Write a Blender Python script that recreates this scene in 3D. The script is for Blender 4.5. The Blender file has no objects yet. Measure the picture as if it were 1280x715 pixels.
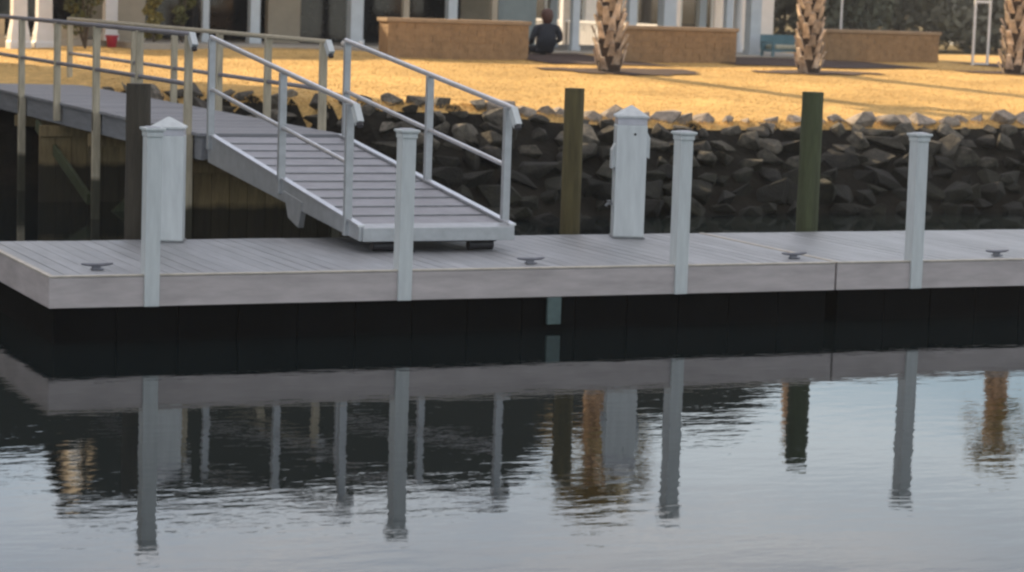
import bpy, bmesh, math, random
from mathutils import Vector, Matrix
import numpy as np
random.seed(7); rng = np.random.RandomState(7)
C = bpy.context.scene.collection
S = bpy.context.scene
R = math.radians
# ------------------------------------------------------------------ camera
YAW, ROLL, PITCH, CAMH, FPX = R(24.5), math.atan(.033), math.atan(361 / 3000), 2.86, 3000
fw = Vector((math.sin(YAW) * math.cos(PITCH), math.cos(YAW) * math.cos(PITCH), -math.sin(PITCH)))
r0 = Vector((math.cos(YAW), -math.sin(YAW), 0)); u0 = r0.cross(fw)
rt = r0 * math.cos(ROLL) + u0 * math.sin(ROLL); up = u0 * math.cos(ROLL) - r0 * math.sin(ROLL)
cd = bpy.data.cameras.new('camera'); cam = bpy.data.objects.new('camera', cd); C.objects.link(cam)
m = Matrix.Identity(4)
for i in range(3):
    m[i][0], m[i][1], m[i][2] = rt[i], up[i], -fw[i]
m[2][3] = CAMH
cam.matrix_world = m
cd.sensor_width = 36; cd.lens = FPX / 1280 * 36; cd.clip_start = .1; cd.clip_end = 3000
cd.dof.use_dof = True; cd.dof.focus_distance = 19.5; cd.dof.aperture_fstop = 2.8
S.camera = cam
# ------------------------------------------------------------------ sky and sun
SAZ, SEL = R(-22), R(28)
w = bpy.data.worlds.new('World'); S.world = w; w.use_nodes = True
nt = w.node_tree; bg = nt.nodes['Background']
sky = nt.nodes.new('ShaderNodeTexSky'); sky.sky_type = 'NISHITA'; sky.sun_disc = False
sky.sun_elevation = SEL; sky.sun_rotation = SAZ; sky.air_density = 1.0; sky.dust_density = .9; sky.ozone_density = .9
tc = nt.nodes.new('ShaderNodeTexCoord'); mp = nt.nodes.new('ShaderNodeMapping'); mp.inputs['Scale'].default_value = (1.2, 1.2, 7)
cn = nt.nodes.new('ShaderNodeTexNoise'); cn.inputs['Scale'].default_value = 2.2; cn.inputs['Detail'].default_value = 5
cr = nt.nodes.new('ShaderNodeValToRGB'); cr.color_ramp.elements[0].position = .40; cr.color_ramp.elements[1].position = .66
cr.color_ramp.elements[1].color = (.75, .75, .75, 1)
mx = nt.nodes.new('ShaderNodeMix'); mx.data_type = 'RGBA'; mx.inputs['B'].default_value = (10.6, 9.9, 9.5, 1)
nt.links.new(tc.outputs['Generated'], mp.inputs[0]); nt.links.new(mp.outputs[0], cn.inputs['Vector'])
sp = nt.nodes.new('ShaderNodeSeparateXYZ'); nt.links.new(tc.outputs['Generated'], sp.inputs[0])
mrz = nt.nodes.new('ShaderNodeMapRange'); mrz.interpolation_type = 'SMOOTHSTEP'      # the cloud bank begins about eleven degrees up
for k_, v_ in (('From Min', .175), ('From Max', .25), ('To Min', .6)): mrz.inputs[k_].default_value = v_
nt.links.new(sp.outputs['Z'], mrz.inputs['Value'])
mm = nt.nodes.new('ShaderNodeMath'); mm.operation = 'MULTIPLY'
nt.links.new(cn.outputs['Fac'], cr.inputs[0]); nt.links.new(cr.outputs[0], mm.inputs[0]); nt.links.new(mrz.outputs[0], mm.inputs[1]); nt.links.new(mm.outputs[0], mx.inputs['Factor'])
wm = nt.nodes.new('ShaderNodeMix'); wm.data_type = 'RGBA'; wm.inputs['A'].default_value = (8.8, 11.6, 13.0, 1); wm.inputs['B'].default_value = (13.4, 11.8, 10.4, 1)
nt.links.new(mrz.outputs[0], wm.inputs['Factor']); nt.links.new(wm.outputs['Result'], mx.inputs['B'])
nt.links.new(sky.outputs[0], mx.inputs['A']); nt.links.new(mx.outputs['Result'], bg.inputs[0])
bg.inputs[1].default_value = .10
sl = bpy.data.lights.new('sun', 'SUN'); sl.energy = 5.0; sl.angle = R(.6); sl.color = (1, .76, .47)
so = bpy.data.objects.new('sun', sl); C.objects.link(so)
sd = Vector((math.sin(SAZ) * math.cos(SEL), math.cos(SAZ) * math.cos(SEL), math.sin(SEL)))
so.rotation_euler = sd.to_track_quat('Z', 'Y').to_euler(); so.location = (0, 0, 30)
S.view_settings.view_transform = 'Standard'; S.view_settings.look = 'None'; S.view_settings.gamma = 1
S.view_settings.use_curve_mapping = False
S.view_settings.exposure = .85
S.cycles.filter_width = 2.4
S.cycles.max_bounces = 8

# ------------------------------------------------------------------ materials
def mat(name, col, rough=.6, var=.15, scale=6, bump=.0, bscale=40, metal=0, col2=None, island=0, spec=.5, coords='Object', detail=5, stretch=None):
    m = bpy.data.materials.new(name); m.use_nodes = True
    t = m.node_tree; b = t.nodes['Principled BSDF']
    b.inputs['Roughness'].default_value = rough; b.inputs['Metallic'].default_value = metal
    b.inputs['Specular IOR Level'].default_value = spec
    tc = t.nodes.new('ShaderNodeTexCoord'); src = tc.outputs[coords]
    if stretch:
        mp = t.nodes.new('ShaderNodeMapping'); mp.inputs['Scale'].default_value = stretch
        t.links.new(src, mp.inputs[0]); src = mp.outputs[0]
    n = t.nodes.new('ShaderNodeTexNoise'); n.inputs['Scale'].default_value = scale; n.inputs['Detail'].default_value = detail
    n.inputs['Roughness'].default_value = .62
    t.links.new(src, n.inputs['Vector'])
    rp = t.nodes.new('ShaderNodeValToRGB'); rp.color_ramp.elements[0].position = .3; rp.color_ramp.elements[1].position = .7
    a = [c * (1 - var) for c in col]; c2 = col2 or [min(1, c * (1 + var)) for c in col]
    rp.color_ramp.elements[0].color = (*a, 1); rp.color_ramp.elements[1].color = (*c2, 1)
    t.links.new(n.outputs['Fac'], rp.inputs[0]); out = rp.outputs[0]
    if island:
        g = t.nodes.new('ShaderNodeNewGeometry'); mr = t.nodes.new('ShaderNodeMapRange')
        mr.inputs['To Min'].default_value = 1 - island; mr.inputs['To Max'].default_value = 1 + island
        t.links.new(g.outputs['Random Per Island'], mr.inputs['Value'])
        vm = t.nodes.new('ShaderNodeVectorMath'); vm.operation = 'SCALE'
        t.links.new(out, vm.inputs[0]); t.links.new(mr.outputs[0], vm.inputs['Scale']); out = vm.outputs[0]
    t.links.new(out, b.inputs['Base Color'])
    if bump:
        n2 = t.nodes.new('ShaderNodeTexNoise'); n2.inputs['Scale'].default_value = bscale; n2.inputs['Detail'].default_value = 6
        t.links.new(src, n2.inputs['Vector'])
        bp = t.nodes.new('ShaderNodeBump'); bp.inputs['Strength'].default_value = bump; bp.inputs['Distance'].default_value = .02
        t.links.new(n2.outputs['Fac'], bp.inputs['Height']); t.links.new(bp.outputs[0], b.inputs['Normal'])
    m['out'] = 0
    return m

def tide(m, z=.5, w_=.06, k=(.16, .17, .15), wob=.12):
    """a tide stain: everything below the high water line is dark and wet"""
    t = m.node_tree; b = t.nodes['Principled BSDF']
    src = b.inputs['Base Color'].links[0].from_socket
    g = t.nodes.new('ShaderNodeNewGeometry'); sx = t.nodes.new('ShaderNodeSeparateXYZ'); t.links.new(g.outputs['Position'], sx.inputs[0])
    n = t.nodes.new('ShaderNodeTexNoise'); n.inputs['Scale'].default_value = 5; t.links.new(g.outputs['Position'], n.inputs['Vector'])
    ad = t.nodes.new('ShaderNodeMath'); ad.operation = 'MULTIPLY_ADD'; ad.inputs[1].default_value = wob; 
    t.links.new(n.outputs['Fac'], ad.inputs[0]); t.links.new(sx.outputs['Z'], ad.inputs[2])
    mr = t.nodes.new('ShaderNodeMapRange'); mr.inputs['From Min'].default_value = z - w_ + wob / 2; mr.inputs['From Max'].default_value = z + w_ + wob / 2
    t.links.new(ad.outputs[0], mr.inputs['Value'])
    mx = t.nodes.new('ShaderNodeMix'); mx.data_type = 'RGBA'; mx.blend_type = 'MULTIPLY'; mx.inputs['B'].default_value = (*k, 1)
    inv = t.nodes.new('ShaderNodeMath'); inv.operation = 'SUBTRACT'; inv.inputs[0].default_value = 1
    t.links.new(mr.outputs[0], inv.inputs[1]); t.links.new(inv.outputs[0], mx.inputs['Factor'])
    t.links.new(src, mx.inputs['A']); t.links.new(mx.outputs['Result'], b.inputs['Base Color'])
    return m

M = {}
M['deck'] = mat('grey_composite_deck', (.265, .275, .29), .38, .2, 1.6, .3, 30, island=.09, stretch=(6, 1, 6))
M['fascia'] = mat('grey_fascia_board', (.42, .385, .385), .5, .2, 1.8, .15, 40, stretch=(1, 1, 5))
M['nosing'] = mat('pale_edge_trim', (.46, .42, .36), .5, .2, 8)  # trim a little paler and yellower than the fascia
M['float'] = mat('black_polyethylene_float', (.0025, .003, .0035), .7, .3, 4, .15, 12, spec=.06)
M['galv'] = mat('dull_galvanised_metal', (.22, .23, .24), .45, .25, 12, metal=.6)
M['cleat'] = mat('dark_cast_cleat', (.16, .165, .19), .45, .2, 20, metal=.5)
M['vinyl'] = mat('white_vinyl_sleeve', (.50, .54, .555), .42, .09, 2.5, .1, 25, col2=(.565, .61, .62), stretch=(7, 7, 1.2))
M['vinylside'] = M['vinyl']
M['lens'] = mat('frosted_lamp_lens', (.46, .47, .52), .3, .1, 12)
M['alu'] = mat('brushed_aluminium', (.38, .40, .42), .42, .12, 9, .08, 60, metal=.35)
M['alurail'] = mat('bright_aluminium_tube', (.55, .56, .59), .3, .1, 9, metal=.55)
M['tread'] = mat('aluminium_tread_panel', (.26, .26, .285), .5, .14, 5, .3, 60, metal=.2)
M['darkrail'] = mat('tarnished_grey_tube', (.20, .20, .23), .5, .15, 9, metal=.2)
M['plate'] = mat('grey_green_plate', (.07, .11, .11), .6, .2, 14)
M['mud'] = mat('dark_wet_bank_mud', (.007, .0065, .005), .9, .5, 3, 1, 12, col2=(.016, .014, .010), spec=.15)
M['cap'] = mat('black_end_cap', (.02, .02, .025), .5, .2, 20)
M['pile'] = tide(mat('green_treated_pile', (.055, .066, .03), .85, .35, 3, .7, 14, stretch=(5, 5, .6)), .5, .08, (.5, .55, .45))
M['piledark'] = tide(mat('dark_brown_pile', (.042, .036, .026), .85, .35, 3, .7, 14, stretch=(5, 5, .6)), .5, .08, (.6, .65, .5))
M['pileolive'] = tide(mat('olive_brown_pile', (.085, .070, .028), .85, .35, 3, .7, 14, stretch=(5, 5, .6)), .5, .08, (.6, .65, .5))
M['post'] = tide(mat('pale_treated_timber', (.41, .365, .27), .75, .25, 5, .35, 30, stretch=(5, 5, .7)), .5, .04, (.12, .13, .11))
M['timber'] = tide(mat('olive_bulkhead_timber', (.20, .15, .075), .85, .35, 3, .4, 20, stretch=(6, 6, .8)), .5, .04, (.10, .11, .10))
M['beam'] = mat('weathered_grey_beam', (.19, .20, .22), .7, .2, 4, .25, 20, stretch=(5, .6, 5))
M['walkdeck'] = mat('weathered_walkway_boards', (.23, .235, .255), .7, .15, 4, .25, 25, island=.12, stretch=(.7, 6, 6))
M['rock'] = tide(mat('grey_riprap_stone', (.050, .046, .036), .9, .45, 3.2, 1, 9, col2=(.18, .158, .125)), .92, .42, (.08, .095, .06), .5)
def tint(m, lo, hi):
    t = m.node_tree; b = t.nodes['Principled BSDF']; src = b.inputs['Base Color'].links[0].from_socket
    oi = t.nodes.new('ShaderNodeObjectInfo'); mr = t.nodes.new('ShaderNodeMapRange'); mr.inputs['To Min'].default_value = lo; mr.inputs['To Max'].default_value = hi
    t.links.new(oi.outputs['Random'], mr.inputs['Value']); vm = t.nodes.new('ShaderNodeVectorMath'); vm.operation = 'SCALE'
    t.links.new(src, vm.inputs[0]); t.links.new(mr.outputs[0], vm.inputs['Scale']); t.links.new(vm.outputs[0], b.inputs['Base Color'])
tint(M['rock'], .35, 1.4)
M['crestrock'] = mat('sunlit_toned_stone', (.20, .17, .14), .85, .35, 2.5, .9, 9, col2=(.42, .35, .28))  # sunlight on the crest stones put into a lighter colour
M['planter'] = mat('tan_block_seat_wall', (.30, .19, .10), .85, .22, 7, .5, 22)
M['plantercap'] = mat('tan_capstone', (.34, .24, .15), .8, .15, 7, .2, 22)
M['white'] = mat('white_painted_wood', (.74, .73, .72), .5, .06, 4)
M['bluewhite'] = mat('shade_toned_white', (.52, .57, .60), .5, .08, 4)  # white paint with the blue-grey of shade put into its colour
M['stucco'] = mat('beige_stucco', (.42, .36, .27), .8, .1, 3, .2, 40)
M['tealgrey'] = mat('grey_green_siding', (.22, .26, .26), .7, .1, 3)
M['roof'] = mat('dark_shingle_roof', (.018, .022, .018), .95, .3, 10, .5, 25, spec=.05)
M['glass'] = mat('dark_window_glass', (.012, .014, .018), .08, .2, 3)
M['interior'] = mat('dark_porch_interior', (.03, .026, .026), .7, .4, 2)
M['paving'] = mat('pale_patio_paving', (.36, .33, .28), .8, .15, 4, .2, 15)
M['mulch'] = mat('dark_bark_mulch', (.045, .024, .018), .95, .5, 14, 1, 30)
M['frond'] = mat('palm_frond_leaf', (.11, .12, .02), .6, .35, 5, col2=(.42, .32, .06))
M['boot'] = mat('palm_boot_husk', (.28, .20, .15), .85, .4, 6, .6, 25, col2=(.74, .60, .47), island=.4)
M['palmcore'] = mat('dark_palm_fibre', (.05, .032, .022), .95, .4, 9, .8, 25)
M['bark'] = mat('rough_tree_bark', (.09, .07, .05), .9, .3, 8, .8, 15)
M['leafdark'] = mat('evergreen_leaf', (.095, .11, .08), .8, .2, .25, col2=(.15, .16, .115), island=.12)
M['leafgrey'] = mat('haze_toned_foliage', (.15, .155, .115), .8, .2, .25, col2=(.22, .21, .155), island=.12)  # distance haze put into the leaf colour, paler and greyer
M['shrub'] = mat('garden_shrub_leaf', (.06, .075, .025), .6, .3, 3, col2=(.17, .16, .05), island=.3)
M['yshrub'] = mat('yellow_green_shrub_leaf', (.24, .20, .06), .6, .3, 3, island=.3)
M['red'] = mat('red_glazed_pot', (.42, .03, .06), .3, .15, 5)
M['teal'] = mat('teal_painted_frame', (.10, .20, .24), .5, .15, 5)
M['cushion'] = mat('striped_pale_cushion', (.45, .44, .34), .85, .3, 14)
M['navy'] = mat('dark_navy_cloth', (.022, .028, .042), .85, .25, 20)
M['skin'] = mat('skin_tone', (.42, .26, .18), .55, .06, 8)
M['hair'] = mat('reddish_brown_hair', (.075, .03, .024), .6, .3, 30)
M['boat'] = mat('white_boat_gelcoat', (.75, .76, .78), .3, .05, 3)
M['beigepaint'] = mat('cream_painted_post', (.62, .52, .38), .6, .08, 4)

# ground materials
def lawn_mat():
    m = mat('dormant_golden_turf', (.58, .38, .145), .95, .1, 1.0, 0, spec=.1, coords='Object')
    t = m.node_tree; b = t.nodes['Principled BSDF']
    src = b.inputs['Base Color'].links[0].from_socket
    tc = [n for n in t.nodes if n.type == 'TEX_COORD'][0]
    ns = []
    for sc, lo, hi, a, c in ((.55, .35, .65, .84, 1.12), (7, .3, .7, .80, 1.18), (38, .3, .7, .74, 1.25)):
        n = t.nodes.new('ShaderNodeTexNoise'); n.inputs['Scale'].default_value = sc; n.inputs['Detail'].default_value = 4
        t.links.new(tc.outputs['Object'], n.inputs['Vector'])
        mr = t.nodes.new('ShaderNodeMapRange'); mr.inputs[1].default_value = lo; mr.inputs[2].default_value = hi; mr.inputs[3].default_value = a; mr.inputs[4].default_value = c
        t.links.new(n.outputs['Fac'], mr.inputs[0])
        vm = t.nodes.new('ShaderNodeVectorMath'); vm.operation = 'SCALE'; t.links.new(src, vm.inputs[0]); t.links.new(mr.outputs[0], vm.inputs['Scale']); src = vm.outputs[0]
        ns.append(n)
    # bare muddy bank under the waterline / tide
    g = t.nodes.new('ShaderNodeNewGeometry'); sx = t.nodes.new('ShaderNodeSeparateXYZ'); t.links.new(g.outputs['Position'], sx.inputs[0])
    nn = ns[0]
    ad = t.nodes.new('ShaderNodeMath'); ad.operation = 'MULTIPLY_ADD'; ad.inputs[1].default_value = .25; t.links.new(ns[1].outputs['Fac'], ad.inputs[0]); t.links.new(sx.outputs['Z'], ad.inputs[2])
    mr = t.nodes.new('ShaderNodeMapRange'); mr.inputs['From Min'].default_value = 1.05; mr.inputs['From Max'].default_value = 1.20
    t.links.new(ad.outputs[0], mr.inputs['Value'])
    mx = t.nodes.new('ShaderNodeMix'); mx.data_type = 'RGBA'; mx.inputs['A'].default_value = (.035, .028, .02, 1)
    t.links.new(mr.outputs[0], mx.inputs['Factor']); t.links.new(src, mx.inputs['B'])
    # green marsh and meadow far away
    mr2 = t.nodes.new('ShaderNodeMapRange'); mr2.inputs['From Min'].default_value = 54; mr2.inputs['From Max'].default_value = 62; t.links.new(sx.outputs['Y'], mr2.inputs['Value'])
    mx2 = t.nodes.new('ShaderNodeMix'); mx2.data_type = 'RGBA'; mx2.inputs['B'].default_value = (.19, .15, .075, 1)
    t.links.new(mr2.outputs[0], mx2.inputs['Factor']); t.links.new(mx.outputs['Result'], mx2.inputs['A'])
    t.links.new(mx2.outputs['Result'], b.inputs['Base Color'])
    bp = t.nodes.new('ShaderNodeBump'); bp.inputs['Strength'].default_value = .8; bp.inputs['Distance'].default_value = .03
    t.links.new(ns[2].outputs['Fac'], bp.inputs['Height'])
    bp2 = t.nodes.new('ShaderNodeBump'); bp2.inputs['Strength'].default_value = .7; bp2.inputs['Distance'].default_value = .05
    t.links.new(ns[1].outputs['Fac'], bp2.inputs['Height']); t.links.new(bp.outputs[0], bp2.inputs['Normal'])
    t.links.new(bp2.outputs[0], b.inputs['Normal'])
    return m
M['lawn'] = lawn_mat()

def water_mat():
    m = bpy.data.materials.new('still_harbour_water'); m.use_nodes = True; t = m.node_tree; b = t.nodes['Principled BSDF']
    b.inputs['Base Color'].default_value = (.006, .010, .011, 1); b.inputs['Roughness'].default_value = .015; b.inputs['IOR'].default_value = 1.33
    tc = t.nodes.new('ShaderNodeTexCoord')
    prev = None
    for sc, st, dist, dt in ((.9, 1, .0034, 2), (6.5, 1, .0013, 3), (21, 1, .0003, 2)):
        mp = t.nodes.new('ShaderNodeMapping'); mp.inputs['Rotation'].default_value = (0, 0, YAW); mp.inputs['Scale'].default_value = (.45, 1, 1)
        t.links.new(tc.outputs['Object'], mp.inputs[0])
        n = t.nodes.new('ShaderNodeTexNoise'); n.inputs['Scale'].default_value = sc; n.inputs['Detail'].default_value = dt; n.inputs['Roughness'].default_value = .45
        t.links.new(mp.outputs[0], n.inputs['Vector'])
        bp = t.nodes.new('ShaderNodeBump'); bp.inputs['Strength'].default_value = st; bp.inputs['Distance'].default_value = dist
        t.links.new(n.outputs['Fac'], bp.inputs['Height'])
        if prev: t.links.new(prev, bp.inputs['Normal'])
        prev = bp.outputs[0]
    t.links.new(prev, b.inputs['Normal'])
    return m
M['water'] = water_mat()

# ------------------------------------------------------------------ helpers
def tag(o, label=None, cat=None, group=None, kind=None):
    if label: o['label'] = label
    if cat: o['category'] = cat
    if group: o['group'] = group
    if kind: o['kind'] = kind
    return o
def empty(name, loc=(0, 0, 0), rz=0, label=None, cat=None, group=None):
    o = bpy.data.objects.new(name, None); C.objects.link(o); o.location = loc; o.rotation_euler = (0, 0, rz)
    o.empty_display_size = .1
    return tag(o, label, cat, group)
class MB:
    def __init__(s): s.v = []; s.f = []
    def add(s, vs, fs):
        k = len(s.v); s.v += [tuple(v) for v in vs]; s.f += [tuple(i + k for i in f) for f in fs]; return s
    def box(s, x0, x1, y0, y1, z0, z1):
        return s.add([(x0, y0, z0), (x1, y0, z0), (x1, y1, z0), (x0, y1, z0), (x0, y0, z1), (x1, y0, z1), (x1, y1, z1), (x0, y1, z1)],
                     [(0, 3, 2, 1), (4, 5, 6, 7), (0, 1, 5, 4), (1, 2, 6, 5), (2, 3, 7, 6), (3, 0, 4, 7)])
    def hexa(s, p):   # 8 points: bottom ring, top ring
        return s.add(p, [(0, 3, 2, 1), (4, 5, 6, 7), (0, 1, 5, 4), (1, 2, 6, 5), (2, 3, 7, 6), (3, 0, 4, 7)])
    def beam(s, a, b, w_, h):   # rectangular bar between two points, w across, h along up
        a = Vector(a); b = Vector(b); d = (b - a).normalized(); sd_ = d.cross(Vector((0, 0, 1)))
        if sd_.length < 1e-3: sd_ = Vector((1, 0, 0))
        sd_.normalize(); u = sd_.cross(d) * (h / 2); q = sd_ * (w_ / 2)
        return s.hexa([a - q - u, a + q - u, b + q - u, b - q - u, a - q + u, a + q + u, b + q + u, b - q + u])
    def tube(s, pts, r, n=10, caps=True):
        pts = [Vector(p) for p in pts]; rs = r if isinstance(r, (list, tuple)) else [r] * len(pts)
        k = len(s.v); prev = None
        for i, p in enumerate(pts):
            d = (pts[min(i + 1, len(pts) - 1)] - pts[max(i - 1, 0)]).normalized()
            if prev is None:
                a = d.cross(Vector((0, 0, 1)));  a = a if a.length > .05 else d.cross(Vector((1, 0, 0)))
            else: a = prev - d * prev.dot(d)
            a.normalize(); prev = a; b = d.cross(a)
            for j in range(n):
                t_ = 2 * math.pi * j / n; s.v.append(tuple(p + (a * math.cos(t_) + b * math.sin(t_)) * rs[i]))
        for i in range(len(pts) - 1):
            for j in range(n):
                s.f.append((k + i * n + j, k + i * n + (j + 1) % n, k + (i + 1) * n + (j + 1) % n, k + (i + 1) * n + j))
        if caps:
            s.f.append(tuple(k + j for j in range(n))[::-1]); s.f.append(tuple(k + (len(pts) - 1) * n + j for j in range(n)))
        return s
    def lathe(s, prof, c=(0, 0, 0), n=20):   # prof: (r, z)
        k = len(s.v)
        for r_, z in prof:
            for j in range(n):
                t_ = 2 * math.pi * j / n; s.v.append((c[0] + r_ * math.cos(t_), c[1] + r_ * math.sin(t_), c[2] + z))
        for i in range(len(prof) - 1):
            for j in range(n):
                s.f.append((k + i * n + j, k + i * n + (j + 1) % n, k + (i + 1) * n + (j + 1) % n, k + (i + 1) * n + j))
        s.f.append(tuple(k + j for j in range(n))[::-1]); s.f.append(tuple(k + (len(prof) - 1) * n + j for j in range(n)))
        return s
    def build(s, name, m, parent=None, smooth=False, bevel=0):
        me = bpy.data.meshes.new(name); me.from_pydata(s.v, [], s.f); me.validate(); me.update()
        me.materials.append(m)
        if smooth: 
            for p in me.polygons: p.use_smooth = True
            try: me.set_sharp_from_angle(angle=R(40))
            except Exception: pass
        o = bpy.data.objects.new(name, me); C.objects.link(o)
        if parent:
            o.parent = parent; 
        if bevel:
            b = o.modifiers.new('bevel', 'BEVEL'); b.width = bevel; b.segments = 2; b.limit_method = 'ANGLE'
        return o
def copy_tree(o, parent=None):
    c = o.copy(); C.objects.link(c); c.parent = parent
    for ch in o.children: copy_tree(ch, c)
    return c

# ------------------------------------------------------------------ terrain
def smooth(t): t = min(1, max(0, t)); return t * t * (3 - 2 * t)
def crest(X):
    return float(np.interp(X, [-60, 9.0, 10.4, 11.4, 40, 90, 200], [35.6, 35.6, 33.4, 30.4, 30.3, 31, 34]))
def zcrest(X):
    return float(np.interp(X, [8, 9.3, 11.5, 13.2, 14.3, 16.5, 20.5, 22.3, 30], [1.25, 1.27, 1.38, 1.35, 1.24, 1.14, 1.17, 1.21, 1.22]))
def zt(X, Y):
    Yc = crest(X); zc = zcrest(X)
    if Y < Yc: return max(-1.6, zc - (Yc - Y) * .66)
    zp = float(np.interp(X, [8, 12, 18], [1.48, 1.57, 1.64])); zh = float(np.interp(X, [10, 14], [1.57, 1.74]))
    t = min(1, (Y - Yc) / (38 - Yc)); z = zc + (zp - zc) * (t ** .85)
    z += (zh - zp) * smooth((Y - 38) / 7)
    if Y > 52: z += (1.0 - zh) * smooth((Y - 52) / 14)
    if X < 9.2 and Y > 35.6: z = min(z, 1.28 + .07 * (Y - 35.6))
    return z + .012 * math.sin(X * 1.7 + Y * .6) * smooth((Y - Yc) / 2)
def axis(lo, a, b, hi, st):
    l = list(np.arange(a, b, st)); g = st; x = a
    while x > lo: g *= 1.35; x -= g; l.insert(0, x)
    g = st; x = l[-1]
    while x < hi: g *= 1.35; x += g; l.append(x)
    return l
xs = axis(-1500, 4, 42, 1500, .25); ys = axis(20, 24, 56, 2500, .25)
mb = MB(); mb.v = [(x, y, zt(x, y)) for y in ys for x in xs]; nx = len(xs)
mb.f = [(j * nx + i, j * nx + i + 1, (j + 1) * nx + i + 1, (j + 1) * nx + i) for j in range(len(ys) - 1) for i in range(nx - 1)]
go = mb.build('ground', M['lawn'], smooth=True); go.data.materials.append(M['mud'])
for p in go.data.polygons:
    if p.center.y < crest(p.center.x) - .10 + .1 * math.sin(p.center.x * 5): p.material_index = 1
tag(go, 'golden dormant lawn and bank', kind='structure')
mb = MB(); mb.add([(-1500, -300, 0), (1500, -300, 0), (1500, 60, 0), (-1500, 60, 0)], [(0, 1, 2, 3)])
tag(mb.build('water', M['water']), 'still grey blue harbour water', kind='structure')

# loose dry blades over the turf, thickest along the ragged edge by the rocks
M['blade'] = mat('dry_grass_blade', (.60, .39, .15), .9, .25, 2, spec=.1, island=.25)
gn = 90000; gX = rng.uniform(8.5, 34, gn); gY = 29.7 + 15.0 * rng.uniform(0, 1, gn) ** 1.5
ed = rng.uniform(0, 1, gn) < .10; gY[ed] = [crest(x) - .12 + abs(rng.normal()) * .2 for x in gX[ed]]
gv = []; gf = []
for x, y in zip(gX, gY):
    c_ = crest(x)
    if y < c_ - .13 or x < 9.3 and y < 38 or y > 44 and x > 12: continue
    a = rng.uniform(0, 6.28); h_ = rng.uniform(.010, .026) * (1.7 if y < c_ + .2 else 1); q = .008; z = zt(x, y) - .004; k = len(gv); l = rng.normal(0, .02, 2)
    gv += [(x - q * math.cos(a), y - q * math.sin(a), z), (x + q * math.cos(a), y + q * math.sin(a), z), (x + l[0], y + l[1], z + h_)]; gf.append((k, k + 1, k + 2))
mb = MB(); mb.v = gv; mb.f = gf
tag(mb.build('dry_grass', M['blade']), 'short dry golden grass blades over the lawn', 'grass', kind='stuff')

PALMS = [(18.9, 37.7), (23.35, 38.35), (29.1, 39.9)]
def mulch(X, Y):
    for (a, b), rx, ry in zip(PALMS, (1.5, 1.4, 1.6), (.75, .7, .75)):
        if ((X - a - .3) / rx) ** 2 + ((Y - b - .1) / ry) ** 2 < 1 + .15 * math.sin(X * 9): return True
    for a, b in ((18.9, 21.4), (23.2, 27.9), (30.3, 34)):
        yl = 39.9 + .15 * math.sin(X * 2.1) + (.9 if X > 23 else 0) + (1.0 if X > 30 else 0)
        if a < X < b and yl < Y < 44.3: return True
    return False
st = .12; gx = np.arange(17, 34, st); gy = np.arange(36.5, 44.5, st); mb = MB(); idx = {}
for x in gx:
    for y in gy:
        if mulch(x + st / 2, y + st / 2):
            q = []
            for a, b in ((0, 0), (1, 0), (1, 1), (0, 1)):
                k = (round((x + a * st) * 100), round((y + b * st) * 100))
                if k not in idx: idx[k] = len(mb.v); X_, Y_ = k[0] / 100, k[1] / 100; mb.v.append((X_, Y_, zt(X_, Y_) + .02))
                q.append(idx[k])
            mb.f.append(tuple(q))
tag(mb.build('mulch_bed', M['mulch'], smooth=True), 'dark bark mulch beds around palms', kind='structure')
mb = MB()
for x0, x1, y0, y1 in ((12.2, 17.2, 43.9, 46.0), (17.2, 29.2, 44.4, 52)): mb.box(x0, x1, y0, y1, 1.3, 1.775 + (x0 > 17) * .004)
tag(mb.build('patio', M['paving']), 'pale paving along the porch', kind='structure')

# ------------------------------------------------------------------ floating dock (two sections)
Y0, Y1 = 18.65, 21.32
def cleat(x, y, parent):
    c = MB().box(-.05, .05, -.03, .03, 0, .012).build('cleat', M['cleat'], parent, bevel=.003); c.location = (x, y, .551)
    MB().tube([(-.13, 0, .05), (-.10, 0, .045), (-.04, 0, .04), (.04, 0, .04), (.10, 0, .045), (.13, 0, .05)], [.007, .012, .014, .014, .012, .007], 8).build('horn', M['cleat'], c, True)
    MB().box(-.045, .03, -.006, .006, .012, .035).build('neck', M['cleat'], c, True)
def dock_section(x0, x1, label, left_end, cleats):
    t = empty('floating_dock', (x0, Y0, 0), label=label, cat='floating dock', group='sections of the floating dock')
    L = x1 - x0; W = Y1 - Y0
    mb = MB(); n = int(L / .14); st = L / n
    for i in range(n): mb.box(i * st + .0035, (i + 1) * st - .0035, .046, W - .046, .518, .546 + .0015 * math.sin(i * 7.1))
    mb.build('deck_boards', M['deck'], t)
    MB().box(.03, L - .03, .05, W - .05, .40, .512).build('frame', M['float'], t)
    MB().box(0, L, 0, .042, .29, .535).build('front_fascia', M['fascia'], t, bevel=.006)
    MB().box(0, L, W - .042, W, .29, .535).build('rear_fascia', M['fascia'], t, bevel=.006)
    MB().box(.0, .042, .044, W - .044, .29, .535).build('end_fascia', M['fascia'], t, bevel=.006)
    MB().box(L - .042, L, .044, W - .044, .29, .535).build('end_fascia', M['fascia'], t, bevel=.006)
    MB().box(-.004, L + (.004 if 0 else 0), -.006, .044, .537, .552).build('edge_trim', M['nosing'], t, bevel=.004)
    MB().box(-.006, .042, .046, W - .044, .537, .552).build('edge_trim', M['nosing'], t, bevel=.004)
    nf = max(1, round((L - .1) / .50)); fs = (L - .1) / nf
    for i in range(nf):
        a = .05 + i * fs; mb = MB(); mb.box(a + .002, a + fs - .002, .055, W - .07, -.30, .395)
        mb.build('float_tub', M['float'], t, bevel=.012)
    for cx, cy in cleats: cleat(cx - x0, cy - Y0, t)
    return t
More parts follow.
